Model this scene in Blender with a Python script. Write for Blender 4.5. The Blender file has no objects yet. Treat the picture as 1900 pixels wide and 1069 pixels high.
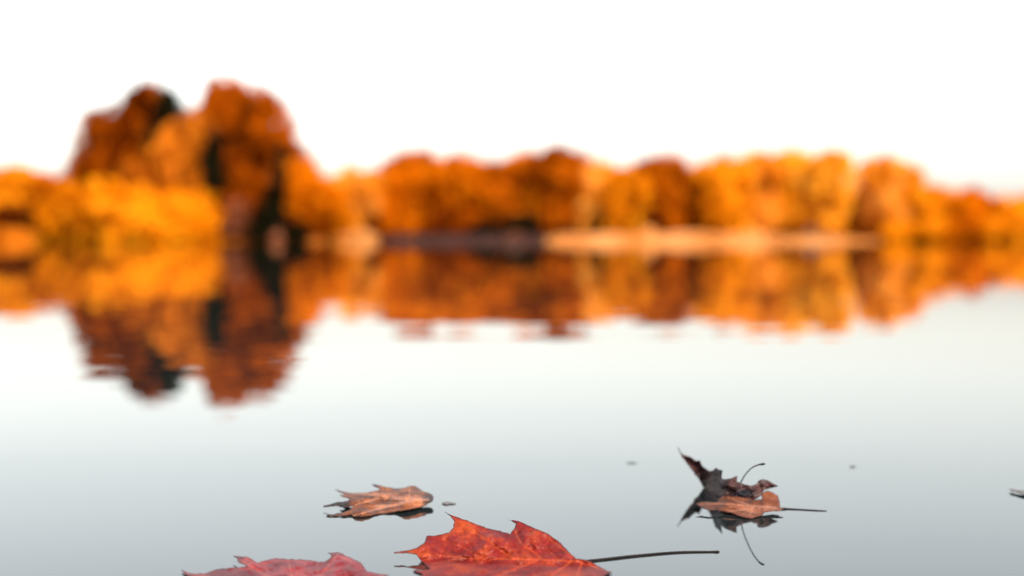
import bpy, math, random
import numpy as np
from mathutils import Vector, geometry, noise

# ------------------------------------------------------------------ camera
S = bpy.context.scene
COL = S.collection
W, H = 1900.0, 1069.0
CAM_H = 0.17
HORIZON = 447.0
LENS = 50.0
F = LENS / 36.0 * W
PITCH = math.atan((H / 2 - HORIZON) / F)
cd = bpy.data.cameras.new('camera')
cam = bpy.data.objects.new('camera', cd)
COL.objects.link(cam)
S.camera = cam
cd.lens = LENS
cd.sensor_width = 36.0
cd.clip_start = 0.02
cd.clip_end = 20000
cam.location = (0, 0, CAM_H)
cam.rotation_euler = (math.pi / 2 - PITCH, 0, 0)
cd.dof.use_dof = True
cd.dof.focus_distance = 0.815
cd.dof.aperture_fstop = 4.4
cd.dof.aperture_blades = 0

# ------------------------------------------------------------------ sky, sun, exposure
SUN_EL = math.radians(40)
SUN_AZ = math.radians(155)          # clockwise from +Y: behind the camera, to the right
SKY_STRENGTH = 0.15
SUN_STRENGTH = 3.05
w = bpy.data.worlds.new('World')
S.world = w
w.use_nodes = True
nt = w.node_tree
nt.nodes.clear()
sky = nt.nodes.new('ShaderNodeTexSky')
sky.sky_type = 'NISHITA'
sky.sun_disc = False
sky.sun_elevation = SUN_EL
sky.sun_rotation = SUN_AZ
sky.air_density = 1.5
sky.dust_density = 2.6
sky.ozone_density = 1.0
hs = nt.nodes.new('ShaderNodeHueSaturation')
hs.inputs['Saturation'].default_value = 0.3
bg = nt.nodes.new('ShaderNodeBackground')
bg.inputs['Strength'].default_value = SKY_STRENGTH
wo = nt.nodes.new('ShaderNodeOutputWorld')
nt.links.new(sky.outputs[0], hs.inputs['Color'])
nt.links.new(hs.outputs[0], bg.inputs['Color'])
nt.links.new(bg.outputs[0], wo.inputs[0])

sd = bpy.data.lights.new('sun', 'SUN')
sd.energy = SUN_STRENGTH
sd.angle = math.radians(0.5)
sd.color = (1.0, 0.86, 0.68)
sun = bpy.data.objects.new('sun', sd)
COL.objects.link(sun)
sdir = Vector((math.sin(SUN_AZ) * math.cos(SUN_EL), math.cos(SUN_AZ) * math.cos(SUN_EL), math.sin(SUN_EL)))
sun.rotation_euler = sdir.to_track_quat('Z', 'Y').to_euler()
sun.location = (0, -20, 30)

vs = S.view_settings
vs.view_transform = 'Standard'
vs.look = 'None'
vs.gamma = 1.0
vs.exposure = 1.2
S.cycles.max_bounces = 6
S.cycles.use_denoising = True

# ------------------------------------------------------------------ helpers
def ray(px, py):
    """direction (x, y=1, z) of the sight line through a photo pixel"""
    a = (px - W / 2) / F
    b = (H / 2 - py) / F
    dy = math.cos(PITCH) + b * math.sin(PITCH)
    dz = -math.sin(PITCH) + b * math.cos(PITCH)
    return a / dy, dz / dy

def at(px, py, D):
    x, z = ray(px, py)
    return (x * D, D, CAM_H + z * D)

def row_dist(yw):
    """ground distance of an image row on the water"""
    return CAM_H / -ray(W / 2, yw)[1]

def tag(o, label=None, cat=None, group=None, kind=None):
    if label: o['label'] = label
    if cat: o['category'] = cat
    if group: o['group'] = group
    if kind: o['kind'] = kind
    return o

def empty(name, loc):
    o = bpy.data.objects.new(name, None)
    o.location = loc
    o.empty_display_size = 0.1
    COL.objects.link(o)
    return o

def mesh_obj(name, verts, faces, mat, parent=None, smooth=False, attrs=None, origin=(0, 0, 0)):
    me = bpy.data.meshes.new(name)
    v = np.asarray(verts, dtype=np.float64) - np.asarray(origin)
    if isinstance(faces, np.ndarray):
        n, k = faces.shape
        me.vertices.add(len(v)); me.vertices.foreach_set('co', v.astype(np.float32).ravel())
        me.loops.add(n * k); me.loops.foreach_set('vertex_index', faces.astype(np.int32).ravel())
        me.polygons.add(n)
        me.polygons.foreach_set('loop_start', np.arange(0, n * k, k, dtype=np.int32))
        me.polygons.foreach_set('loop_total', np.full(n, k, dtype=np.int32))
        me.update(calc_edges=True)
    else:
        me.from_pydata([tuple(p) for p in v], [], faces)
        me.update()
    if smooth:
        me.polygons.foreach_set('use_smooth', np.ones(len(me.polygons), dtype=bool))
    for k, a in (attrs or {}).items():
        at_ = me.attributes.new(k, 'FLOAT', 'POINT')
        at_.data.foreach_set('value', np.asarray(a, dtype=np.float32))
    me.materials.append(mat)
    o = bpy.data.objects.new(name, me)
    COL.objects.link(o)
    if parent is not None:
        o.parent = parent
    else:
        o.location = origin
    return o

def new_mat(name):
    m = bpy.data.materials.new(name)
    m.use_nodes = True
    t = m.node_tree
    return m, t, t.nodes['Principled BSDF'], t.nodes['Material Output']

def ramp(t, fac, stops):
    r = t.nodes.new('ShaderNodeValToRGB')
    e = r.color_ramp.elements
    e[0].position, e[0].color = stops[0][0], (*stops[0][1], 1)
    e[1].position, e[1].color = stops[-1][0], (*stops[-1][1], 1)
    for p, c in stops[1:-1]:
        q = e.new(p); q.color = (*c, 1)
    t.links.new(fac, r.inputs[0])
    return r.outputs[0]

def attr(t, name):
    a = t.nodes.new('ShaderNodeAttribute')
    a.attribute_name = name
    return a.outputs['Fac']

def tnoise(t, scale, detail=4, rough=.55, stretch=None, coord='Object'):
    tc = t.nodes.new('ShaderNodeTexCoord')
    mp = t.nodes.new('ShaderNodeMapping')
    if stretch: mp.inputs['Scale'].default_value = stretch
    t.links.new(tc.outputs[coord], mp.inputs[0])
    n = t.nodes.new('ShaderNodeTexNoise')
    n.inputs['Scale'].default_value = scale
    n.inputs['Detail'].default_value = detail
    n.inputs['Roughness'].default_value = rough
    t.links.new(mp.outputs[0], n.inputs['Vector'])
    return n.outputs[0]

def mixc(t, fac, a, b, mode='MIX'):
    m = t.nodes.new('ShaderNodeMix')
    m.data_type = 'RGBA'; m.blend_type = mode
    for s, v in ((m.inputs[0], fac), (m.inputs[6], a), (m.inputs[7], b)):
        if isinstance(v, (int, float)): s.default_value = v
        elif isinstance(v, tuple): s.default_value = (*v, 1)
        else: t.links.new(v, s)
    return m.outputs[2]

# ------------------------------------------------------------------ materials
def foliage_mat(name, c):
    """c: three base colours across the clumps"""
    m, t, p, out = new_mat(name)
    col = ramp(t, attr(t, 'tint'), [(0.0, c[0]), (0.5, c[1]), (1.0, c[2])])
    t.links.new(col, p.inputs['Base Color'])
    p.inputs['Roughness'].default_value = 1.0
    p.inputs['Specular IOR Level'].default_value = 0.0
    tr = t.nodes.new('ShaderNodeBsdfTranslucent')
    t.links.new(col, tr.inputs[0])
    mx = t.nodes.new('ShaderNodeMixShader'); mx.inputs[0].default_value = 0.42
    t.links.new(p.outputs[0], mx.inputs[1]); t.links.new(tr.outputs[0], mx.inputs[2])
    t.links.new(mx.outputs[0], out.inputs[0])
    return m

PAL = {
    'gold':   foliage_mat('golden_foliage', [(.42, .10, .002), (.80, .27, .003), (.88, .36, .010)]),
    'yellow': foliage_mat('yellow_foliage', [(.62, .20, .003), (.90, .38, .008), (.92, .50, .05)]),
    'orange': foliage_mat('orange_foliage', [(.22, .030, .001), (.62, .145, .001), (.78, .23, .003)]),
    'peach':  foliage_mat('pale_orange_foliage', [(.56, .16, .004), (.88, .34, .018), (.92, .46, .08)]),
    'rust':   foliage_mat('rust_foliage', [(.06, .008, .001), (.26, .044, .001), (.50, .105, .002)]),
    'brown':  foliage_mat('brown_foliage', [(.025, .006, .002), (.10, .018, .002), (.22, .04, .003)]),
    'dusty':  foliage_mat('dusty_brown_foliage', [(.09, .022, .008), (.26, .075, .03), (.45, .17, .09)]),
    'russet': foliage_mat('russet_foliage', [(.13, .020, .001), (.42, .082, .001), (.64, .16, .003)]),
    'tan':    foliage_mat('tan_orange_foliage', [(.20, .04, .003), (.50, .13, .006), (.74, .24, .015)]),
    'dark':   foliage_mat('evergreen_foliage', [(.005, .005, .002), (.010, .009, .004), (.02, .018, .006)]),
    'straw':  foliage_mat('straw_foliage', [(.66, .26, .05), (.84, .42, .13), (.90, .55, .24)]),
}
def bark():
    m, t, p, out = new_mat('bark')
    c = ramp(t, tnoise(t, 3, 5, .6, (4, 4, .8)), [(.3, (.035, .018, .01)), (.7, (.13, .07, .04))])
    t.links.new(c, p.inputs['Base Color']); p.inputs['Roughness'].default_value = 1; p.inputs['Specular IOR Level'].default_value = 0
    return m
BARK = bark()

def ground_mat():
    m, t, p, out = new_mat('leaf_litter_ground')
    c = ramp(t, tnoise(t, .35, 8, .65), [(.3, (.06, .018, .006)), (.5, (.22, .06, .008)), (.7, (.42, .13, .012))])
    t.links.new(c, p.inputs['Base Color']); p.inputs['Roughness'].default_value = 1; p.inputs['Specular IOR Level'].default_value = 0
    return m
def mud_mat():
    m, t, p, out = new_mat('dark_mud')
    c = ramp(t, tnoise(t, .8, 8, .65), [(.3, (.012, .006, .005)), (.7, (.045, .020, .016))])
    t.links.new(c, p.inputs['Base Color']); p.inputs['Roughness'].default_value = 1; p.inputs['Specular IOR Level'].default_value = .05
    return m

def water_mat():
    m, t, p, out = new_mat('still_lake_water')
    p.inputs['Base Color'].default_value = (.008, .012, .013, 1)
    p.inputs['Roughness'].default_value = 0.0
    p.inputs['IOR'].default_value = 1.42
    n1 = tnoise(t, 1.0, 2, .5, (.55, 1.6, 1))
    n2 = tnoise(t, 1.0, 1, .5, (2.2, 7.0, 1))
    add = t.nodes.new('ShaderNodeMath'); add.operation = 'MULTIPLY_ADD'
    t.links.new(n2, add.inputs[0]); add.inputs[1].default_value = .18
    t.links.new(n1, add.inputs[2])
    b = t.nodes.new('ShaderNodeBump')
    b.inputs['Strength'].default_value = 1.0
    b.inputs['Distance'].default_value = 0.0016
    t.links.new(add.outputs[0], b.inputs['Height'])
    t.links.new(b.outputs[0], p.inputs['Normal'])
    return m

# ------------------------------------------------------------------ water and land
def sheet(name, xs, ys, zf, mat, smooth=True):
    X, Y = np.meshgrid(xs, ys)
    Z = np.vectorize(zf)(X, Y)
    v = np.stack([X.ravel(), Y.ravel(), Z.ravel()], 1)
    nx, ny = len(xs), len(ys)
    i = np.arange(nx * ny).reshape(ny, nx)
    f = np.stack([i[:-1, :-1].ravel(), i[:-1, 1:].ravel(), i[1:, 1:].ravel(), i[1:, :-1].ravel()], 1)
    return mesh_obj(name, v, f, mat, smooth=smooth)

water = mesh_obj('lake_water', [(-4000, -400, 0), (4000, -400, 0), (4000, 9000, 0), (-4000, 9000, 0)],
                 [(0, 1, 2, 3)], water_mat())
tag(water, kind='structure')

def X_at(px, D): return ray(px, HORIZON)[0] * D

def sstep(a, b, x):
    t = min(1, max(0, (x - a) / (b - a)))
    return t * t * (3 - 2 * t)

PEN_L, PEN_R = X_at(75, 142), X_at(610, 142)
def shore(x, yy):
    e = PEN_R * max(1.0, yy / 142)
    k = sstep(PEN_L - 2, PEN_L + 2, x) * (1 - sstep(e, e + 2.5, x))
    y = 252 + 3 * math.sin(x * .07) - 9 * sstep(X_at(1640, 250), X_at(1760, 250), x)
    return y * (1 - k) + (143 + 1.5 * math.sin(x * .3)) * k
def land_z(x, y):
    d = y - shore(x, y)
    if d < 0: return max(-3.0, d * .25) - 0.02
    return .6 * sstep(0, 3, d) + .5 * sstep(3, 30, d) + 6 * sstep(60, 900, d) + .15 * noise.noise(Vector((x * .15, y * .15, 0)))
xs = np.concatenate([[-4000, -1500, -600, -300], np.arange(-180, 181, 2.0), [300, 600, 1500, 4000]])
ys = np.concatenate([np.arange(128, 300, 2.0), [320, 360, 450, 600, 900, 1500, 3000, 8000]])
land = sheet('far_shore_ground', xs, ys, land_z, ground_mat())
tag(land, kind='structure')

# dark mud bank in front of the middle trees
def bank_mesh(name, px0, px1, D, hgt, depth, mat):
    n = 60
    x0, x1 = X_at(px0, D), X_at(px1, D)
    prof = [(-1.2, -.5), (-.4, .05), (0, .45), (.35, .8), (1.0, 1.0), (2.2, 1.02), (3.5, .6), (4.5, -.4)]
    v = []
    for i in range(n + 1):
        s = i / n
        e = min(1, 8 * s, 8 * (1 - s)) ** .5
        x = x0 + (x1 - x0) * s
        for d, z in prof:
            j = noise.noise(Vector((x * .5, d * 2, 3))) * .25
            v.append((x, D + d * depth + j, hgt * z * (e if z > 0 else 1) * (1 + .25 * j)))
    k = len(prof)
    f = [(i * k + j, (i + 1) * k + j, (i + 1) * k + j + 1, i * k + j + 1) for i in range(n) for j in range(k - 1)]
    f.append(tuple(range(k))); f.append(tuple(reversed([n * k + j for j in range(k)])))
    return mesh_obj(name, v, f, mat, smooth=True)
tag(bank_mesh('mud_bank', 695, 1030, 246.5, 1.25, 1.3, mud_mat()), kind='structure')

# ------------------------------------------------------------------ trees
rng = np.random.default_rng(7)
def tube(points, radii, sides=8):
    P = [Vector(p) for p in points]
    v, f = [], []
    for i, p in enumerate(P):
        d = (P[min(i + 1, len(P) - 1)] - P[max(i - 1, 0)]).normalized()
        a = d.cross(Vector((0, 0, 1)))
        if a.length < 1e-3: a = Vector((1, 0, 0))
        a.normalize(); b = d.cross(a)
        for s in range(sides):
            q = 2 * math.pi * s / sides
            v.append(tuple(p + (a * math.cos(q) + b * math.sin(q)) * radii[i]))
    for i in range(len(P) - 1):
        for s in range(sides):
            s2 = (s + 1) % sides
            f.append((i * sides + s, i * sides + s2, (i + 1) * sides + s2, (i + 1) * sides + s))
    f.append(tuple(range(sides)))
    f.append(tuple(reversed(range((len(P) - 1) * sides, len(P) * sides))))
    return v, f

def merge(parts):
    v, f = [], []
    for a, b in parts:
        o = len(v); v += a; f += [tuple(i + o for i in q) for q in b]
    return v, f

def crown_mesh(puffs, leaf, density):
    """leaf-clump faces spread over uneven puffs. puffs: (x, y, z, rx, ry, rz, tint)"""
    C, Nn, T = [], [], []
    for (x, y, z, rx, ry, rz, tint) in puffs:
        area = 4 * math.pi * ((rx * ry) ** 1.6 / 3 + (rx * rz) ** 1.6 / 3 + (ry * rz) ** 1.6 / 3) ** (1 / 1.6)
        n = int(max(40, area / (leaf * leaf) * 1.9 * density))
        d = rng.normal(size=(n, 3)); d /= np.linalg.norm(d, axis=1)[:, None]
        # uneven surface: a few random bumps per puff
        bumps = rng.normal(size=(16, 3)); bumps /= np.linalg.norm(bumps, axis=1)[:, None]
        amp = rng.uniform(-.34, .34, 16)
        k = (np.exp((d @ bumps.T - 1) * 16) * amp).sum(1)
        r = (1 + k) * rng.uniform(.62, 1.04, n) ** .6
        far = rng.random(n) < .14
        r = np.where(far, r * rng.uniform(1.02, 1.32, n), r)
        C.append(np.array([x, y, z]) + d * r[:, None] * np.array([rx, ry, rz]))
        nn = d * .9 + rng.normal(size=(n, 3)) * .55
        Nn.append(nn / np.linalg.norm(nn, axis=1)[:, None])
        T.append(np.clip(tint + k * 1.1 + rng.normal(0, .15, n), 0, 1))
    C = np.concatenate(C); Nn = np.concatenate(Nn); T = np.concatenate(T)
    n = len(C)
    a = np.cross(Nn, rng.normal(size=(n, 3))); a /= np.linalg.norm(a, axis=1)[:, None]
    b = np.cross(Nn, a)
    s = leaf * rng.uniform(.55, 1.25, n)[:, None]
    V = np.stack([C - a * s * .6, C + b * s * .38 - Nn * s * .08, C + a * s * .6, C - b * s * .38 - Nn * s * .08], 1).reshape(-1, 3)
    Fc = np.arange(n * 4).reshape(n, 4)
    return V, Fc, np.repeat(T, 4)

def build_tree(name, label, cat, base, puffs, pal, leaf=.42, density=1.0, trunk_r=.3, group=None, trunks=1):
    root = empty(name, base)
    tag(root, label, cat, group)
    bx, by, bz = base
    parts = []
    top = max(p[2] for p in puffs)
    cx = sum(p[0] for p in puffs) / len(puffs); cy = sum(p[1] for p in puffs) / len(puffs)
    for q in range(trunks):
        ox = (q - (trunks - 1) / 2) * trunk_r * 3
        hgt = (top - bz)
        pts = []
        for i in range(6):
            s = i / 5
            pts.append((bx + ox * (1 + s) + (cx - bx) * s + math.sin(i * 1.7 + q) * .1 * trunk_r * 4 * s, by + (cy - by) * s, bz - .3 + hgt * .92 * s))
        parts.append(tube(pts, [trunk_r * (1.35 if i == 0 else 1) * (1 - .85 * i / 5) for i in range(6)]))
    for p in puffs:
        if p[3] < .12 * (top - bz): continue
        s = rng.uniform(.25, .55)
        st = Vector((bx + (cx - bx) * s, by + (cy - by) * s, bz + (top - bz) * .92 * s))
        if st.z > p[2]: st.z = bz + (p[2] - bz) * .6
        en = Vector((p[0], p[1], p[2]))
        mid = (st + en) / 2 + Vector((0, 0, -.08 * (en - st).length))
        parts.append(tube([st, mid, en], [trunk_r * .38, trunk_r * .24, trunk_r * .08], 6))
    v, f = merge(parts)
    mesh_obj('trunk', v, f, BARK, root, True, origin=base)
    V, Fc, T = crown_mesh(puffs, leaf, density)
    mesh_obj('crown', V, Fc, PAL[pal], root, attrs={'tint': T}, origin=base)
    return root

def px_tree(name, label, cat, D, base_px, pl, pal, tints=None, depth=1.0, group=None, **kw):
    """pl: puffs as (px, py, rx_px, rz_px) at distance D, given real width and depth there"""
    puffs = []
    for i, q in enumerate(pl):
        px, py, rx = q[:3]; rz = q[3] if len(q) > 3 else rx
        rx *= 1.12; rz *= 1.12
        m = D / F
        dd = rng.uniform(-1, 1) * rx * m * depth
        x, y, z = at(px, py, D)
        puffs.append((x, D + dd, z, rx * m, rx * m * .95, rz * m, (tints[i] if tints else rng.uniform(.15, .85))))
        dd2 = -dd + rx * m * .8
        puffs.append((x + rng.uniform(-.3, .3) * rx * m, D + abs(dd2) + rx * m * .3, z - .1 * rz * m, rx * m * .8, rx * m * .8, rz * m * .8, rng.uniform(.2, .8)))
        if rx > 20:
            # smaller sprays on the near side, each with its own tone
            for k in range(6):
                an = rng.uniform(0, 2 * math.pi); rr = rng.uniform(.25, .8)
                t0 = puffs[-2][6]
                puffs.append((x + math.cos(an) * rr * rx * m, D + dd - rx * m * math.sqrt(1 - rr * rr) * .75, z + math.sin(an) * rr * rz * m,
                              rx * m * rng.uniform(.22, .36), rx * m * .35, rz * m * rng.uniform(.32, .6), float(np.clip(t0 + rng.choice([-.55, -.3, .3, .45]), 0, 1))))
    x = at(base_px, HORIZON, D)[0]
    return build_tree(name, label, cat, (x, D + .5, max(0.0, land_z(x, D + .5)) if D < 246 else max(.3, land_z(x, D + .5))), puffs, pal, group=group, **kw)

CL = 'trees of the tall clump on the left'
# left clump, standing on the near point (about 150 m away)
px_tree('bare_tree', 'thin pinkish brown half bare tree, leftmost tall tree of the tall clump', 'tree', 158, 180,
        [(172, 226, 22), (190, 240, 24), (165, 262, 28), (200, 262, 26), (178, 305, 34), (215, 300, 30), (165, 340, 34)], 'dusty', density=.75, tints=[.7, .6, .9, .95, .7, .5, .2], trunk_r=.22, group=CL)
px_tree('autumn_tree', 'dark brown round topped tree, second tallest of the tall clump', 'tree', 154, 262,
        [(222, 225, 30), (196, 250, 30), (268, 184, 42, 30), (272, 178, 28, 20), (248, 215, 36), (290, 215, 34), (240, 255, 40), (275, 262, 38), (205, 290, 38), (180, 325, 40), (160, 350, 42), (230, 320, 46), (130, 355, 36), (118, 378, 36)],
        'rust', tints=[.35, .5, .3, .25, .12, .05, .15, .05, .35, .4, .5, .6, .65, .7], trunk_r=.42, group=CL)
px_tree('evergreen_tree', 'dark green evergreen top showing beside the dark brown tree', 'tree', 151, 305,
        [(310, 186, 20, 20), (324, 205, 17, 18), (302, 222, 18), (300, 270, 34, 40), (300, 330, 34, 50)], 'dark', trunk_r=.3, group=CL)
px_tree('autumn_tree', 'tallest rust orange tree with rounded top, middle of the tall clump', 'tree', 152, 425,
        [(416, 170, 32, 24), (400, 188, 20, 18), (388, 215, 18, 26), (400, 205, 24, 26), (435, 185, 32, 30), (442, 225, 40), (412, 232, 28, 30), (440, 275, 40, 44), (440, 330, 44, 46), (425, 380, 42)],
        'rust', tints=[.95, .8, .7, .9, .8, .7, .55, .9, .85, .7], trunk_r=.42, group=CL)
px_tree('autumn_tree', 'burnt orange tree with sloping right side, just right of the tallest tree', 'tree', 150, 492,
        [(488, 192, 30, 28), (484, 225, 42), (510, 250, 38), (500, 290, 46), (535, 300, 38), (486, 335, 32, 40), (552, 335, 40)],
        'rust', tints=[.9, .85, .8, .95, .75, .8, 1.0], trunk_r=.4, group=CL)
px_tree('autumn_tree', 'orange yellow tree stepping down to the right end of the tall clump', 'tree', 149, 572,
        [(562, 335, 34), (572, 370, 42), (602, 365, 34), (600, 400, 38, 34), (622, 402, 30, 32), (575, 410, 34, 28), (625, 372, 26)], 'orange',
        tints=[.8, .7, 1, .6, .9, .4, .9], trunk_r=.28, group=CL)
px_tree('autumn_tree', 'tan orange tree in the saddle between the two tall tops', 'tree', 148, 322,
        [(378, 232, 18, 20), (352, 226, 20, 18), (358, 246, 20, 20), (340, 250, 30, 24), (318, 254, 24, 24), (330, 290, 44, 38), (300, 325, 44), (345, 335, 40), (260, 345, 44), (352, 375, 36)], 'tan',
        tints=[.6, .7, .8, .85, .7, .4, .75, .5, .2, .3], trunk_r=.34, group=CL)
px_tree('evergreen_tree', 'narrow black green evergreen between the saddle and the tallest tree', 'tree', 146, 394,
        [(398, 272, 16, 22), (392, 300, 20, 24), (396, 330, 18, 20), (396, 370, 12, 30)], 'dark', depth=.3, trunk_r=.2, group=CL, leaf=.3)
px_tree('evergreen_tree', 'slim dark evergreen in front of the burnt orange sloping tree', 'tree', 141.3, 520,
        [(520, 290, 11, 24), (520, 330, 13, 26), (510, 368, 20, 24), (496, 400, 28, 26), (486, 430, 24, 17)], 'dark', depth=.3, trunk_r=.18, group=CL, leaf=.3)
px_tree('evergreen_bush', 'low black green bush at the waterline under the tall clump', 'bush', 141, 551,
        [(550, 430, 20, 18), (540, 440, 15, 9), (560, 438, 14, 10)], 'dark', depth=.3, trunk_r=.1, leaf=.25)
px_tree('waterside_bush', 'dusty brown bush at the waterline right of the golden willows', 'bush', 143, 445,
        [(440, 408, 22, 24), (425, 427, 22, 18), (458, 427, 20, 18), (438, 385, 16, 16)], 'dusty', tints=[.15, .1, .35, .5], depth=.4, trunk_r=.12, leaf=.3)
px_tree('waterside_bush', 'small greyish pink bush between the dark bush and the dusty one', 'bush', 140.3, 510,
        [(512, 438, 10, 8), (516, 442, 9, 5)], 'dusty', tints=[.9, .8], depth=.3, trunk_r=.08, leaf=.2)
px_tree('autumn_tree', 'dark brown tree behind the dip between the two tall tops', 'tree', 168, 380,
        [(385, 262, 26), (362, 275, 34), (400, 310, 44), (350, 330, 44), (420, 365, 44), (370, 390, 44), (420, 415, 34, 24)], 'brown', trunk_r=.3, group=CL)
px_tree('autumn_tree', 'deep brown tree behind the burnt orange sloping tree', 'tree', 168, 515,
        [(510, 280, 34), (490, 320, 44), (545, 350, 40), (505, 380, 46), (555, 400, 40), (470, 410, 40, 30), (520, 425, 40, 22)], 'brown', trunk_r=.3, group=CL)
px_tree('autumn_tree', 'deep rust tree hidden behind the golden willows', 'tree', 166, 235,
        [(150, 385, 44), (210, 360, 46), (270, 350, 46), (320, 375, 44), (240, 400, 46, 34), (170, 410, 44, 28)], 'rust', trunk_r=.3, group=CL)
px_tree('autumn_tree', 'burnt orange low tree above the dusty bush at the foot of the clump', 'tree', 148, 455,
        [(430, 385, 30), (468, 365, 30), (455, 400, 34)], 'rust', tints=[.6, .7, .4], trunk_r=.2, group=CL)
GW = 'golden willows along the water under the tall clump'
px_tree('golden_willow', 'golden willow at the left end of the point, touching the water', 'willow', 143, 125,
        [(112, 402, 36, 32), (140, 375, 38, 34), (160, 410, 40, 34), (105, 434, 30, 20), (150, 438, 36, 20)], 'gold', trunk_r=.2, group=GW)
px_tree('golden_willow', 'widest golden willow, in the middle of the golden row by the water', 'willow', 142, 232,
        [(205, 372, 40, 34), (245, 378, 42, 36), (215, 412, 44, 34), (265, 410, 42, 34), (190, 438, 38, 20), (245, 438, 42, 20)], 'gold',
        tints=[.6, .8, .9, .7, .6, .8], trunk_r=.22, group=GW)
px_tree('golden_willow', 'golden willow at the right end of the golden row, beside the dusty bush', 'willow', 142.5, 340,
        [(310, 380, 38, 34), (352, 388, 36, 36), (330, 414, 44, 32), (382, 415, 34, 32), (310, 438, 38, 20), (370, 438, 40, 20)], 'gold',
        tints=[.8, .5, .6, .2, .7, .4], trunk_r=.2, group=GW)

# far shore trees (about 255-275 m away): px, top py, width px, palette, label
ROW = [
    (-28, 318, 90, 'orange', 'orange tree at the far left, cut by the edge of the picture'),
    (32, 306, 84, 'gold', 'round golden orange tree at the far left behind the bay'),
    (88, 322, 70, 'orange', 'low orange tree just left of the tall clump, behind it'),
    (655, 315, 96, 'peach', 'pale orange tree just right of the tall clump'),
    (716, 308, 70, 'orange', 'short orange tree between the pale orange tree and the broad orange one'),
    (776, 280, 116, 'orange', 'broad orange tree, first tall one of the middle of the far shore'),
    (855, 288, 92, 'orange', 'orange tree just right of the broad orange one'),
    (915, 300, 80, 'russet', 'rusty tree in the dip left of the dark topped tree'),
    (978, 284, 90, 'orange', 'orange tree on the left shoulder of the dark topped tree'),
    (1040, 270, 92, 'russet', 'dark rust topped tree, highest of the middle of the far shore'),
    (1105, 298, 96, 'peach', 'pale orange tree right of the dark rust topped one'),
    (1160, 310, 80, 'gold', 'golden tree left of the brown tree, above the pale reeds'),
    (1222, 286, 88, 'russet', 'brown orange round tree standing over the pale reeds'),
    (1285, 312, 84, 'orange', 'orange tree in the dip right of the brown orange round one'),
    (1345, 290, 96, 'gold', 'golden tree at the left end of the bright right hand row'),
    (1405, 282, 84, 'peach', 'pale golden tree, second in the bright right hand row'),
    (1468, 276, 72, 'yellow', 'bright yellow orange tree left of the first gap in the right hand row'),
    (1545, 278, 70, 'yellow', 'yellow orange tree between the two narrow gaps'),
    (1640, 290, 78, 'peach', 'pale yellow tree right of the clear gap'),
    (1688, 304, 56, 'gold', 'golden tree on the right shoulder of the bright row'),
    (1745, 346, 84, 'gold', 'low golden tree where the shore comes nearer'),
    (1800, 352, 80, 'orange', 'orange tree in the low stretch near the right edge'),
    (1856, 366, 80, 'gold', 'lowest golden tree near the right edge'),
    (1915, 358, 84, 'gold', 'golden tree cut by the right edge of the picture'),
]
FG = 'trees along the far shore'
for i, (px, top, wd, pal, lab) in enumerate(ROW):
    D = 262 + (i * 37 % 11) - 5
    low = 434
    if px > 1720: D = 246 + (i % 3); low = 438
    if px < 100: D = 258
    hgt = low - top
    pl, tints = [], []
    R = wd * .30
    pl.append((px, top + R * .95, R * .95)); tints.append(rng.uniform(.3, .8))
    for sg in (-1, 1):
        pl.append((px + sg * wd * .30, top + R * rng.uniform(1.15, 1.6), R * .95)); tints.append(rng.uniform(.2, .9))
    n = int(5 + hgt * wd / 1500)
    for k in range(n):
        s = (k + .5) / n
        py = top + R + s * (hgt - R * 1.3)
        ww = wd * .5 * (1 - .35 * abs(s - .45)) - R * .8
        r = R * rng.uniform(.7, 1.1)
        pl.append((px + (1 if k % 2 else -1) * ww * rng.uniform(.35, 1.1), py, r)); tints.append(rng.choice([rng.uniform(0, .25) + (.3 if px > 1300 else 0), rng.uniform(.45, 1)], p=[.25, .75]))
    px_tree('autumn_tree', lab, 'tree', D, px, pl, pal, tints=tints, trunk_r=.36, leaf=.6, group=FG)

# second row behind, lower in the picture, seen through the gaps
BACK = [(10, 345, 'orange', 'orange tree far behind the left bay, left of the dark one'), (70, 350, 'brown', 'dark brown tree far behind the left bay'),
        (690, 340, 'peach', 'peach coloured tree behind the short orange tree'), (815, 322, 'gold', 'gold tree behind the gap right of the broad orange tree'),
        (895, 330, 'gold', 'golden tree behind the rusty dip'), (1005, 318, 'orange', 'orange tree behind the dark rust topped one'),
        (1075, 330, 'gold', 'golden tree behind, between dark rust and pale orange'), (1190, 336, 'peach', 'pale tree behind and left of the brown orange round tree'),
        (1255, 332, 'gold', 'golden tree behind and right of the brown orange round tree'), (1318, 330, 'gold', 'golden tree behind the start of the bright row'),
        (1375, 322, 'yellow', 'yellow tree behind the second tree of the bright row'), (1440, 322, 'yellow', 'yellow tree behind the third tree of the bright row'),
        (1508, 306, 'yellow', 'yellow tree low in the first narrow gap'), (1590, 340, 'yellow', 'yellow tree low in the clear gap'),
        (1668, 335, 'yellow', 'yellow tree behind the right shoulder of the bright row'), (1722, 350, 'gold', 'golden tree behind the step down on the right')]
for i, (px, top, pal, lab) in enumerate(BACK):
    pl = [(px, top + 24, 26), (px - 22, top + 46, 26), (px + 22, top + 48, 26), (px, top + 66, 28), (px - 14, top + 92, 26), (px + 16, top + 92, 26)]
    px_tree('autumn_tree', lab, 'tree', 276 + i % 3, px, pl, pal, trunk_r=.34, leaf=.65, group='trees of the second row behind the far shore')

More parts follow.
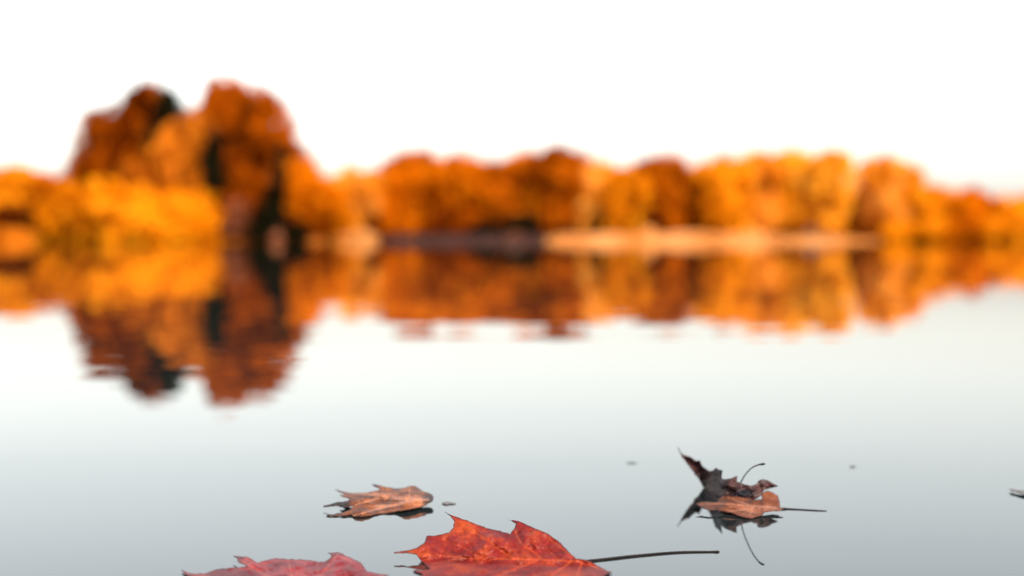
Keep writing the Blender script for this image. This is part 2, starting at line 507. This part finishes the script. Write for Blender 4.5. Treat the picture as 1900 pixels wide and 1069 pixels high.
# bushes under the far trees
BUSH = [(965, 414, 44, 15, 'dark', 'black green bush filling the dark void under the rusty dip, above the mud bank', 256),  # shaded void under the trees put in as a near-black bush
        (900, 424, 36, 11, 'dark', 'low dark bush over the left part of the mud bank', 255),
        (1045, 418, 26, 12, 'brown', 'brown bush at the right end of the mud bank', 256),
        (1140, 413, 36, 9, 'dark', 'flat black bush filling the dark void behind the pale reeds, left of the brown tree', 256),  # another shaded void, built as a flat near-black bush
        (1205, 405, 26, 20, 'brown', 'dark brown bush under the brown orange tree', 257),
        (20, 398, 40, 20, 'brown', 'dark brown bush at the far left edge', 252),
        (66, 396, 36, 22, 'brown', 'dark brown bush in the bay just left of the golden willows', 251),
        (642, 405, 20, 22, 'rust', 'rusty bush behind the pale oval reed clump', 256),
        (690, 415, 18, 16, 'brown', 'brown bush right of the pale oval reed clump', 256),
        (745, 412, 34, 22, 'orange', 'orange bush over the left end of the mud bank', 255),
        (835, 408, 44, 24, 'rust', 'rusty bush above the middle of the mud bank', 256),
        (1205, 433, 15, 11, 'straw', 'pale straw bush standing in the reeds under the brown tree', 248.5),
        (1672, 432, 42, 20, 'gold', 'golden bush at the right end of the pale reeds', 244),
        (1728, 430, 44, 22, 'gold', 'golden bush over the water below the step down on the right', 242),
        (1785, 428, 46, 24, 'orange', 'orange bush over the water below the low stretch on the right', 241),
        (1842, 430, 44, 22, 'gold', 'golden waterside bush second from the right edge', 241),
        (1900, 428, 48, 24, 'gold', 'golden waterside bush cut by the right edge', 240),
        (664, 441, 38, 13, 'straw', 'pale oval clump of straw at the waterline', 246)]
for px, py, rx, rz, pal, lab, D in BUSH:
    pl = [(px - rx * .4, py + rz * .1, rx * .5, rz * .8), (px + rx * .4, py + rz * .15, rx * .5, rz * .75), (px, py, rx * .55, rz)]
    px_tree('shore_bush', lab, 'bush', D, px, pl, pal, depth=.3, trunk_r=.1, leaf=.35, group='bushes along the far shore')

# reeds: uncountable blades
def reeds(name, label, px0, px1, D0, D1, hgt, n, pal):
    x0, x1 = X_at(px0, D0), X_at(px1, D0)
    x = rng.uniform(x0, x1, n); y = rng.uniform(D0, D1, n)
    s = (x - x0) / (x1 - x0)
    env = np.minimum(1, np.minimum(s * 14, (1 - s) * 2.5)) ** .7
    h = hgt * env * (1 + .25 * np.sin(x * .35) * np.sin(x * .13 + 1)) * rng.uniform(.55, 1.1, n)
    wv = rng.uniform(.03, .07, n)
    a = rng.uniform(0, math.pi, n)
    lean = rng.normal(0, .12, (n, 2)) * h[:, None]
    z0 = np.full(n, -.05)
    dx, dy = np.cos(a) * wv, np.sin(a) * wv
    V = np.stack([np.stack([x - dx, y - dy, z0], 1), np.stack([x + dx, y + dy, z0], 1),
                  np.stack([x + lean[:, 0] + dx * .5, y + lean[:, 1] + dy * .5, h], 1),
                  np.stack([x + lean[:, 0] - dx * .5, y + lean[:, 1] - dy * .5, h * 1.03], 1)], 1).reshape(-1, 3)
    T = np.repeat(np.clip(.55 + .25 * np.sin(x * .5) + rng.normal(0, .2, n), 0, 1), 4)
    o = mesh_obj(name, V, np.arange(4 * n).reshape(n, 4), PAL[pal], attrs={'tint': T})
    return tag(o, label, 'reeds', kind='stuff')
reeds('reeds', 'band of pale straw reeds along the right half of the far shore', 1008, 1660, 246, 250, 1.3, 36000, 'straw')
reeds('reeds', 'orange brown reeds in the bay at the far left', -90, 82, 243, 250, 1.9, 14000, 'tan')

# ------------------------------------------------------------------ floating leaves
def leaf_mat(name, lo, mid, hi, vein, edge, dark, rough=.52, spots=.5, transl=.12, spec=.24):
    m, t, p, out = new_mat(name)
    n = tnoise(t, 45, 6, .6)
    c = ramp(t, n, [(.32, lo), (.5, mid), (.68, hi)])
    # pigment: shifts with the 'warm' attribute
    v = t.nodes.new('ShaderNodeTexVoronoi'); v.inputs['Scale'].default_value = 420
    tc = t.nodes.new('ShaderNodeTexCoord'); t.links.new(tc.outputs['Object'], v.inputs['Vector'])
    cell = ramp(t, v.outputs['Distance'], [(.1, (1, 1, 1)), (.55, (.70, .62, .6))])
    c = mixc(t, .6, c, mixc(t, 1.0, c, cell, 'MULTIPLY'))
    sp = ramp(t, tnoise(t, 160, 3, .5), [(.60, (0, 0, 0)), (.68, (spots,) * 3)])
    c = mixc(t, sp, c, dark)
    c = mixc(t, attr(t, 'dark'), c, dark)
    c = mixc(t, attr(t, 'vein'), c, vein)
    c = mixc(t, attr(t, 'edge'), c, edge)
    t.links.new(c, p.inputs['Base Color'])
    p.inputs['Roughness'].default_value = rough
    p.inputs['Specular IOR Level'].default_value = spec
    b = t.nodes.new('ShaderNodeBump'); b.inputs['Distance'].default_value = .0009; b.inputs['Strength'].default_value = 1
    t.links.new(tnoise(t, 260, 4, .6), b.inputs['Height']); t.links.new(b.outputs[0], p.inputs['Normal'])
    tr = t.nodes.new('ShaderNodeBsdfTranslucent'); t.links.new(c, tr.inputs[0])
    mx = t.nodes.new('ShaderNodeMixShader'); mx.inputs[0].default_value = transl
    t.links.new(p.outputs[0], mx.inputs[1]); t.links.new(tr.outputs[0], mx.inputs[2])
    t.links.new(mx.outputs[0], out.inputs[0])
    return m

def stem_mat():
    m, t, p, out = new_mat('leaf_stem')
    c = ramp(t, tnoise(t, 200, 3), [(.3, (.003, .002, .002)), (.7, (.010, .005, .004))])
    t.links.new(c, p.inputs['Base Color']); p.inputs['Roughness'].default_value = .6; p.inputs['Specular IOR Level'].default_value = .1
    return m
STEM = stem_mat()
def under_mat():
    m, t, p, out = new_mat('dark_leaf_underside')
    c = ramp(t, tnoise(t, 90, 4), [(.3, (.014, .008, .007)), (.7, (.05, .02, .014))])  # underside darkened in the colour so leaf reflections read black
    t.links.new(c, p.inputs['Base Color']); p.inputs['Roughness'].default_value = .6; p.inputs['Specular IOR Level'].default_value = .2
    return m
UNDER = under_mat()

def place(px, py, yw):
    """point seen at (px, py) that stands above the water at image row yw"""
    D = row_dist(yw)
    x, z = ray(px, py)
    return (x * D, D, CAM_H + z * D)

def seg_dist(P, a, b):
    a = np.array(a, float); b = np.array(b, float)
    d = b - a; L = (d * d).sum()
    s = np.clip(((P - a) @ d) / L, 0, 1)
    q = a + s[:, None] * d
    return np.hypot(*(P - q).T), s

def crease_shade(x, y, lines, wd=1.6):  # crease shade painted as dark lines into the leaf colour
    p = np.array([[x, y]])
    return max(math.exp(-(seg_dist(p, a, b)[0][0] / wd) ** 2) for a, b in lines)
def make_leaf(name, label, outline, yw_fn, mat, veins, step=2.2, ruffle=1.0, dark_fn=None, stems=(), group=None,
              vw=1.5, edge_w=3.0, seed=0, thick=.00035):
    # finely spaced, slightly ragged outline
    O = []
    n = len(outline)
    for i in range(n):
        a = Vector(outline[i]); b = Vector(outline[(i + 1) % n])
        k = max(1, int((b - a).length / (step * 1.3)))
        nrm = Vector((-(b - a).y, (b - a).x)).normalized() if (b - a).length > 0 else Vector((0, 0))
        for j in range(k):
            s = j / k
            p = a.lerp(b, s)
            if j: p = p + nrm * (noise.noise(Vector((p.x * .13, p.y * .13, seed))) * 1.3)
            O.append(p)
    xs_ = [p.x for p in O]; ys_ = [p.y for p in O]
    pts = list(O)
    edges = [(i, (i + 1) % len(O)) for i in range(len(O))]
    gx = np.arange(min(xs_), max(xs_), step); gy = np.arange(min(ys_), max(ys_), step)
    r = random.Random(seed)
    for y in gy:
        for x in gx:
            pts.append(Vector((x + r.uniform(-.3, .3) * step, y + r.uniform(-.3, .3) * step)))
    vo, eo, fo, ov, oe, of = geometry.delaunay_2d_cdt(pts, edges, [list(range(len(O)))], 1, 1e-4)
    P = np.array([(v.x, v.y) for v in vo])
    # distances to veins and to the edge (photo pixels)
    vm = np.zeros(len(P))
    for a, b, wgt in veins:
        d, s = seg_dist(P, a, b)
        vm = np.maximum(vm, wgt * np.exp(-(d / (vw * (1.15 - .6 * s))) ** 2))
    ed = np.full(len(P), 1e9)
    for i in range(n):
        d, s = seg_dist(P, outline[i], outline[(i + 1) % n]); ed = np.minimum(ed, d)
    edge = np.clip(1 - ed / edge_w, 0, 1) ** 1.3 * .85
    dk = np.array([dark_fn(x, y) if dark_fn else 0 for x, y in P])
    V = []
    for (x, y), v_, e_ in zip(P, vm, ed):
        q = Vector((x * .018, y * .03, seed * 3.1))
        z = noise.noise(q) * 5 + noise.noise(q * 3.1) * 2.2 + noise.noise(q * 8) * .8
        yw = yw_fn(x, y) + ruffle * z * min(1, .4 + e_ / 20) - v_ * .8
        yw = max(yw, y + 1.2)
        V.append(place(x, y, yw))
    V = np.array(V)
    org = V.mean(0); org[2] = 0
    root = empty(name, tuple(org))
    tag(root, label, 'leaf', group)
    F3 = [tuple(reversed(f)) for f in fo]
    b = mesh_obj('leaf_blade', V, F3, mat, root, True, {'vein': vm * .62, 'edge': edge, 'dark': dk}, origin=tuple(org))
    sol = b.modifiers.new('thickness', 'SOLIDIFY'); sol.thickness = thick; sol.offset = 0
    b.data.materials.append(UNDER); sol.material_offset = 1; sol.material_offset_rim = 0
    for st in stems:
        Pn = [place(*q[:3]) for q in st]
        R = [q[3] * D_mm(q[2]) for q in st]
        # smooth the stem with a spline
        pts3, rr = [], []
        m = len(Pn)
        for i in range(m - 1):
            p0, p1, p2, p3 = (Vector(Pn[max(i - 1, 0)]), Vector(Pn[i]), Vector(Pn[i + 1]), Vector(Pn[min(i + 2, m - 1)]))
            for k in range(8):
                s = k / 8
                pts3.append(.5 * ((2 * p1) + (p2 - p0) * s + (2 * p0 - 5 * p1 + 4 * p2 - p3) * s * s + (3 * p1 - p0 - 3 * p2 + p3) * s ** 3))
                rr.append(R[i] * (1 - s) + R[i + 1] * s)
        pts3.append(Vector(Pn[-1])); rr.append(R[-1])
        v, f = tube(pts3, rr, 10)
        mesh_obj('stem', v, f, STEM, root, True, origin=tuple(org))
    return root

def D_mm(yw): return row_dist(yw) / F      # metres per photo pixel at that row

# --- red orange maple leaf in front, far half lifted off the water
RED = leaf_mat('red_orange_leaf', (.070, .003, .003), (.165, .007, .004), (.28, .036, .003), (.40, .062, .012), (.025, .004, .006), (.10, .012, .01))
out = [(826, 950), (833, 954), (846, 959), (873, 969), (906, 981), (925, 985), (947, 991.5), (955, 980), (958, 972), (951, 968), (942, 965), (952, 965),
       (965, 968.5), (991, 980), (1017, 991), (1036, 1004), (1053, 1022), (1069, 1037), (1082, 1038), (1096, 1042), (1111, 1051), (1126, 1060),
       (1136, 1062), (1124, 1067), (1112, 1078), (1104, 1092), (1112, 1112), (1100, 1124), (1074, 1112), (1050, 1122), (1042, 1160), (1024, 1138), (1000, 1122),
       (960, 1126), (930, 1124), (902, 1160), (890, 1130), (860, 1112), (828, 1110), (790, 1122), (800, 1100), (782, 1085), (778, 1074), (784, 1066), (767, 1060), (769, 1058),
       (790, 1058), (797, 1056), (782, 1042), (772, 1029), (756, 1026), (731, 1027), (731, 1025), (757, 1021.5), (772, 1018), (788, 1007), (792, 995),
       (814, 993), (832, 989), (841, 980), (843, 968), (836, 958)]
def yw_red(x, y):
    ax = 1047 + (x - 900) * .03
    d = ax - y
    if d <= 0: return y + 2.5
    return ax - d * .38 + 2.5 - 6 * math.exp(-(d / 10) ** 2) * .4
m_ = [((1080, 1042), (1000, 1039), 1), ((1000, 1039), (890, 1037), 1), ((890, 1037), (735, 1026), .9),
      ((1008, 1039), (965, 1006), .9), ((965, 1006), (946, 968), .7), ((955, 1038), (906, 1003), .9), ((906, 1003), (830, 954), .7),
      ((1080, 1043), (1050, 1027), .5), ((1075, 1043), (1010, 992), .55), ((975, 1015), (1000, 990), .4), ((935, 1024), (945, 1000), .4),
      ((906, 1003), (915, 985), .4), ((880, 986), (862, 970), .3), ((925, 1016), (880, 1012), .4), ((900, 1037), (850, 1012), .5), ((850, 1012), (815, 1000), .4),
      ((860, 1035), (800, 1048), .5), ((840, 1032), (800, 1012), .4), ((895, 998), (850, 996), .4), ((1035, 1040), (1010, 1012), .45),
      ((1080, 1044), (1128, 1061), .8), ((1080, 1044), (1040, 1150), .9), ((1060, 1043), (905, 1150), .9), ((1000, 1039), (800, 1118), .8),
      ((1030, 1062), (990, 1068), .4), ((960, 1060), (900, 1062), .4)]
make_leaf('maple_leaf', 'largest leaf, red orange maple leaf with its far half lifted and a long black stem', out, yw_red, RED, m_, ruffle=1.2,
          stems=[[(1068, 1043, 1046, 2.4), (1095, 1041, 1042, 2.9), (1140, 1036, 1037, 2.7), (1180, 1031.5, 1032.5, 2.5), (1255, 1025, 1026, 2.1), (1318, 1024, 1024.8, 1.8), (1330, 1024, 1024.8, 2.5), (1335, 1024, 1024.8, 1.5)]],
          group='fallen maple leaves floating on the lake', seed=1)

# --- pink red leaf at the bottom edge
PINK = leaf_mat('pink_red_leaf', (.05, .003, .005), (.18, .012, .018), (.31, .050, .048), (.38, .09, .07), (.06, .006, .008), (.05, .006, .008), rough=.45, spec=.3)
out = [(337, 1057.5), (344, 1061), (352, 1064.5), (382, 1064), (401, 1057), (428, 1054), (453, 1052.5), (458, 1051), (449, 1046), (442, 1043), (440, 1036), (433, 1032),
       (453, 1033), (464, 1036), (478, 1045), (491, 1041), (511, 1036), (532, 1038), (563, 1039), (587, 1042), (603, 1043), (613, 1036), (615, 1030), (609, 1026), (628, 1025),
       (645, 1033), (669, 1044), (677, 1055), (681, 1061), (710, 1066), (723, 1068), (704, 1074), (692, 1092), (668, 1104), (640, 1122), (604, 1164), (590, 1132), (552, 1126), (520, 1134),
       (472, 1170), (462, 1130), (430, 1118), (380, 1126), (396, 1100), (372, 1084), (350, 1070), (340, 1062)]
def yw_pink(x, y):
    b = 9 * math.exp(-((x - 455) / 26) ** 2) + 12 * math.exp(-((x - 630) / 40) ** 2) + 7 * math.exp(-((x - 530) / 45) ** 2)
    return y + 4 + b * sstep(1085, 1040, y) if y < 1085 else y + 3
def sstep_(a, b, x): return sstep(a, b, x)
def yw_pink(x, y):
    b = 9 * math.exp(-((x - 455) / 26) ** 2) + 14 * math.exp(-((x - 630) / 40) ** 2) + 7 * math.exp(-((x - 530) / 45) ** 2)
    return y + 3 + b * sstep(0, 45, 1085 - y)
m_ = [((560, 1150), (535, 1040), .9), ((560, 1110), (442, 1036), .9), ((560, 1110), (628, 1028), .9), ((560, 1110), (345, 1062), .8), ((560, 1110), (715, 1068), .8),
      ((500, 1073), (490, 1045), .5), ((590, 1075), (590, 1045), .5), ((600, 1060), (650, 1050), .5), ((540, 1070), (510, 1040), .4), ((545, 1070), (570, 1042), .4), ((470, 1055), (430, 1058), .5)]
make_leaf('maple_leaf', 'crumpled pink red leaf cut by the bottom edge, left of the largest leaf', out, yw_pink, PINK, m_, ruffle=1.5, seed=2,
          dark_fn=lambda x, y: .8 * math.exp(-((x - 445) ** 2 + (y - 1034) ** 2) / 60) + .8 * math.exp(-((x - 607) ** 2 + (y - 1040) ** 2) / 50) + .75 * math.exp(-((x - 400) / 50) ** 2),
          group='fallen maple leaves floating on the lake')

# --- tan brown leaf, back left
TAN = leaf_mat('tan_brown_leaf', (.05, .013, .004), (.18, .052, .016), (.36, .14, .07), (.46, .20, .12), (.03, .01, .006), (.012, .009, .009))
out = [(622, 908), (632, 912), (650, 915), (668, 915.5), (684, 914), (700, 911), (706, 908), (698, 904), (690, 899), (700, 900), (716, 904), (736, 907), (752, 905), (763, 902), (772, 903),
       (783, 911), (800, 917), (805, 923), (803, 930), (795, 934), (790, 938), (778, 942), (757, 946), (730, 950), (697, 955), (672, 959), (655, 959), (652, 955), (640, 957), (606, 957.5),
       (606, 956), (634, 952), (650, 946), (656, 939), (640, 941), (628, 938), (600, 941), (600, 939), (622, 933), (645, 930), (650, 926), (636, 922), (630, 919), (640, 917), (630, 913)]
def yw_tan(x, y):
    return y + max(0, 956 - y) * .30 + 4 * math.exp(-((y - 925 - (x - 700) * .02) / 9) ** 2) + 1.5
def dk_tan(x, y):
    d = .75 * crease_shade(x, y, [((642, 918), (752, 931)), ((660, 936), (742, 934)), ((702, 913), (782, 916)), ((745, 940), (680, 952))], 1.8)
    d = max(d, (1 - sstep(640, 660, x)) * sstep(926, 932, y) * (1 - sstep(942, 950, y)))  # left lobe: dark reflection and shadow put into the leaf colour
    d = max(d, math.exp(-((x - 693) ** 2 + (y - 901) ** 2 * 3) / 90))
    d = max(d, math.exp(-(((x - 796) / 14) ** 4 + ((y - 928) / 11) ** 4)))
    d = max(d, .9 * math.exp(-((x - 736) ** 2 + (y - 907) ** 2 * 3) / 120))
    d = max(d, .8 * (1 - sstep(612, 650, x)) * sstep(948, 953, y))  # thin lower lobe: water reflection put into the leaf's shape and colour
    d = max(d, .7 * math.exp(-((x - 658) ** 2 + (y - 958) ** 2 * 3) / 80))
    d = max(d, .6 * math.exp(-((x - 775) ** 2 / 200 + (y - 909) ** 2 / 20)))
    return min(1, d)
m_ = [((795, 928), (640, 914), .8), ((795, 928), (700, 925), .9), ((700, 925), (660, 937), .8), ((770, 927), (655, 957), .9), ((720, 925), (690, 914), .6), ((760, 926), (760, 904), .6), ((740, 938), (690, 940), .5)]
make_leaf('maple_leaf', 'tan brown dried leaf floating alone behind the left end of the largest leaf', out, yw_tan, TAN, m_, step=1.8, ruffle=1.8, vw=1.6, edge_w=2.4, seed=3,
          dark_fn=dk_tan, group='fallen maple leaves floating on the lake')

# --- dark curled leaf with raised wing, right
def Z3(l): return [(1180 + a / 3.974, 800 + b / 3.974) for a, b in l]
MAROON = leaf_mat('dark_maroon_leaf', (.006, .003, .003), (.024, .007, .006), (.10, .050, .050), (.12, .065, .065), (.012, .006, .006), (.003, .004, .007), rough=.5, spec=.2, transl=.03)
out = Z3([(308, 118), (326, 150), (345, 172), (400, 190), (445, 222), (470, 215), (490, 260), (540, 295), (570, 290), (590, 270), (612, 285), (638, 290), (630, 345), (660, 355), (700, 350), (747, 330), (742, 372),
          (775, 385), (850, 405), (895, 388), (905, 364), (940, 352), (985, 370), (1048, 405), (985, 422), (945, 435), (925, 475), (890, 500), (840, 540), (760, 555), (690, 545), (610, 530), (560, 500), (520, 470), (500, 425),
          (470, 365), (425, 300), (372, 232), (335, 185)])
def yw_mar(x, y):
    return 905 + 30 * sstep(1300, 1350, x) + max(0, y - 905) * .15
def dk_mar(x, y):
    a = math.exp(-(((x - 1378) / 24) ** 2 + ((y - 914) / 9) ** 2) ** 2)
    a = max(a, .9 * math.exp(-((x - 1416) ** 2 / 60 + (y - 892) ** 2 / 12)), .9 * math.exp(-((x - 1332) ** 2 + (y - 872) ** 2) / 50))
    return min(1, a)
m_ = [((1350, 915), (1262, 840), .8), ((1350, 915), (1330, 872), .6), ((1352, 915), (1366, 888), .5), ((1360, 915), (1420, 892), .7), ((1310, 882), (1300, 868), .4)]
make_leaf('maple_leaf', 'dark maroon curled leaf with a tall pointed wing and upright curved stem, right side', out, yw_mar, MAROON, m_, step=1.8, ruffle=1.6, vw=1.6, edge_w=2.0, seed=4, dark_fn=dk_mar,
          stems=[[(1368, 905, 929, 1.3), (1374, 896, 931, 1.3), (1382, 882, 938, 1.1), (1394, 869, 945, 1.1), (1406, 863, 951, 1.2), (1414, 861.5, 954, 2.1), (1418, 861, 954.5, 1.9), (1419.5, 861, 954.5, .9)]],
          group='fallen maple leaves floating on the lake')

# --- tan orange leaf lying in front of the dark one
ORT = leaf_mat('orange_tan_leaf', (.035, .010, .004), (.14, .038, .013), (.28, .105, .055), (.38, .17, .11), (.02, .007, .004), (.035, .012, .005), spots=.3)
out = Z3([(440, 538), (480, 522), (540, 522), (600, 525), (612, 500), (640, 478), (690, 482), (760, 486), (820, 496), (880, 510), (925, 505), (928, 470), (945, 447), (975, 440), (1010, 455), (1048, 478), (1060, 520),
          (1062, 568), (1090, 572), (1060, 588), (1000, 592), (950, 598), (925, 625), (840, 646), (770, 632), (700, 602), (640, 590), (590, 582), (540, 585), (490, 565), (460, 552)])
def yw_ort(x, y):
    return y + max(0, 962 - y) * .42 + 1.5
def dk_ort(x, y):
    return max(.8 * crease_shade(x, y, [((1345, 924), (1404, 942)), ((1338, 939), (1400, 956)), ((1296, 935), (1346, 930)), ((1412, 915), (1414, 950))], 1.8), 0, .7 * (1 - sstep(1330, 1350, x)) * sstep(1300, 1312, x) * (1 - sstep(925, 938, y)), .5 * (1 - sstep(1305, 1330, x)))
m_ = [((1440, 943), (1340, 935), .9), ((1400, 941), (1350, 924), .7), ((1400, 943), (1352, 950), .7), ((1400, 943), (1390, 958), .5), ((1340, 935), (1300, 936), .5)]
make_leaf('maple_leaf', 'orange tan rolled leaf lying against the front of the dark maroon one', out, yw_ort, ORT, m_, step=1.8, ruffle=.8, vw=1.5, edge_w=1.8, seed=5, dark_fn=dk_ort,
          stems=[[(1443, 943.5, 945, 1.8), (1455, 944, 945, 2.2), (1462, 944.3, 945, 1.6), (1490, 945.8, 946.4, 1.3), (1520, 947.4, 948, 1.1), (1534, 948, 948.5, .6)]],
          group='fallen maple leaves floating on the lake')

# --- fragments
BITM = leaf_mat('grey_brown_fragment', (.05, .05, .05), (.12, .11, .11), (.20, .19, .18), (.2, .19, .18), (.06, .06, .06), (.03, .03, .03))
def bit(label, o, yo, seed):
    make_leaf('leaf_fragment', label, o, lambda x, y: y + yo, BITM, [((o[0]), (o[len(o) // 2]), .6)], step=1.5, ruffle=.3, vw=1, edge_w=1, seed=seed)
bit('dark curled leaf fragment at the right edge of the picture', [(1872, 907), (1884, 909), (1900, 911), (1918, 906), (1940, 914), (1922, 921), (1902, 918), (1888, 914), (1876, 911)], 4, 11)
bit('tiny grey sliver beside the right tip of the tan brown leaf', [(820, 933.5), (832, 931.5), (846, 934), (838, 935.6), (826, 935.4)], 1.5, 12)
bit('faint speck on the open water up and left of the dark maroon leaf', [(1162, 858.3), (1170, 857.6), (1182, 858.4), (1174, 859.2)], 1.2, 13)
bit('faint speck on the open water up and right of the dark maroon leaf', [(1577, 865), (1582, 864.4), (1588, 865.3), (1582, 866)], 1.2, 14)
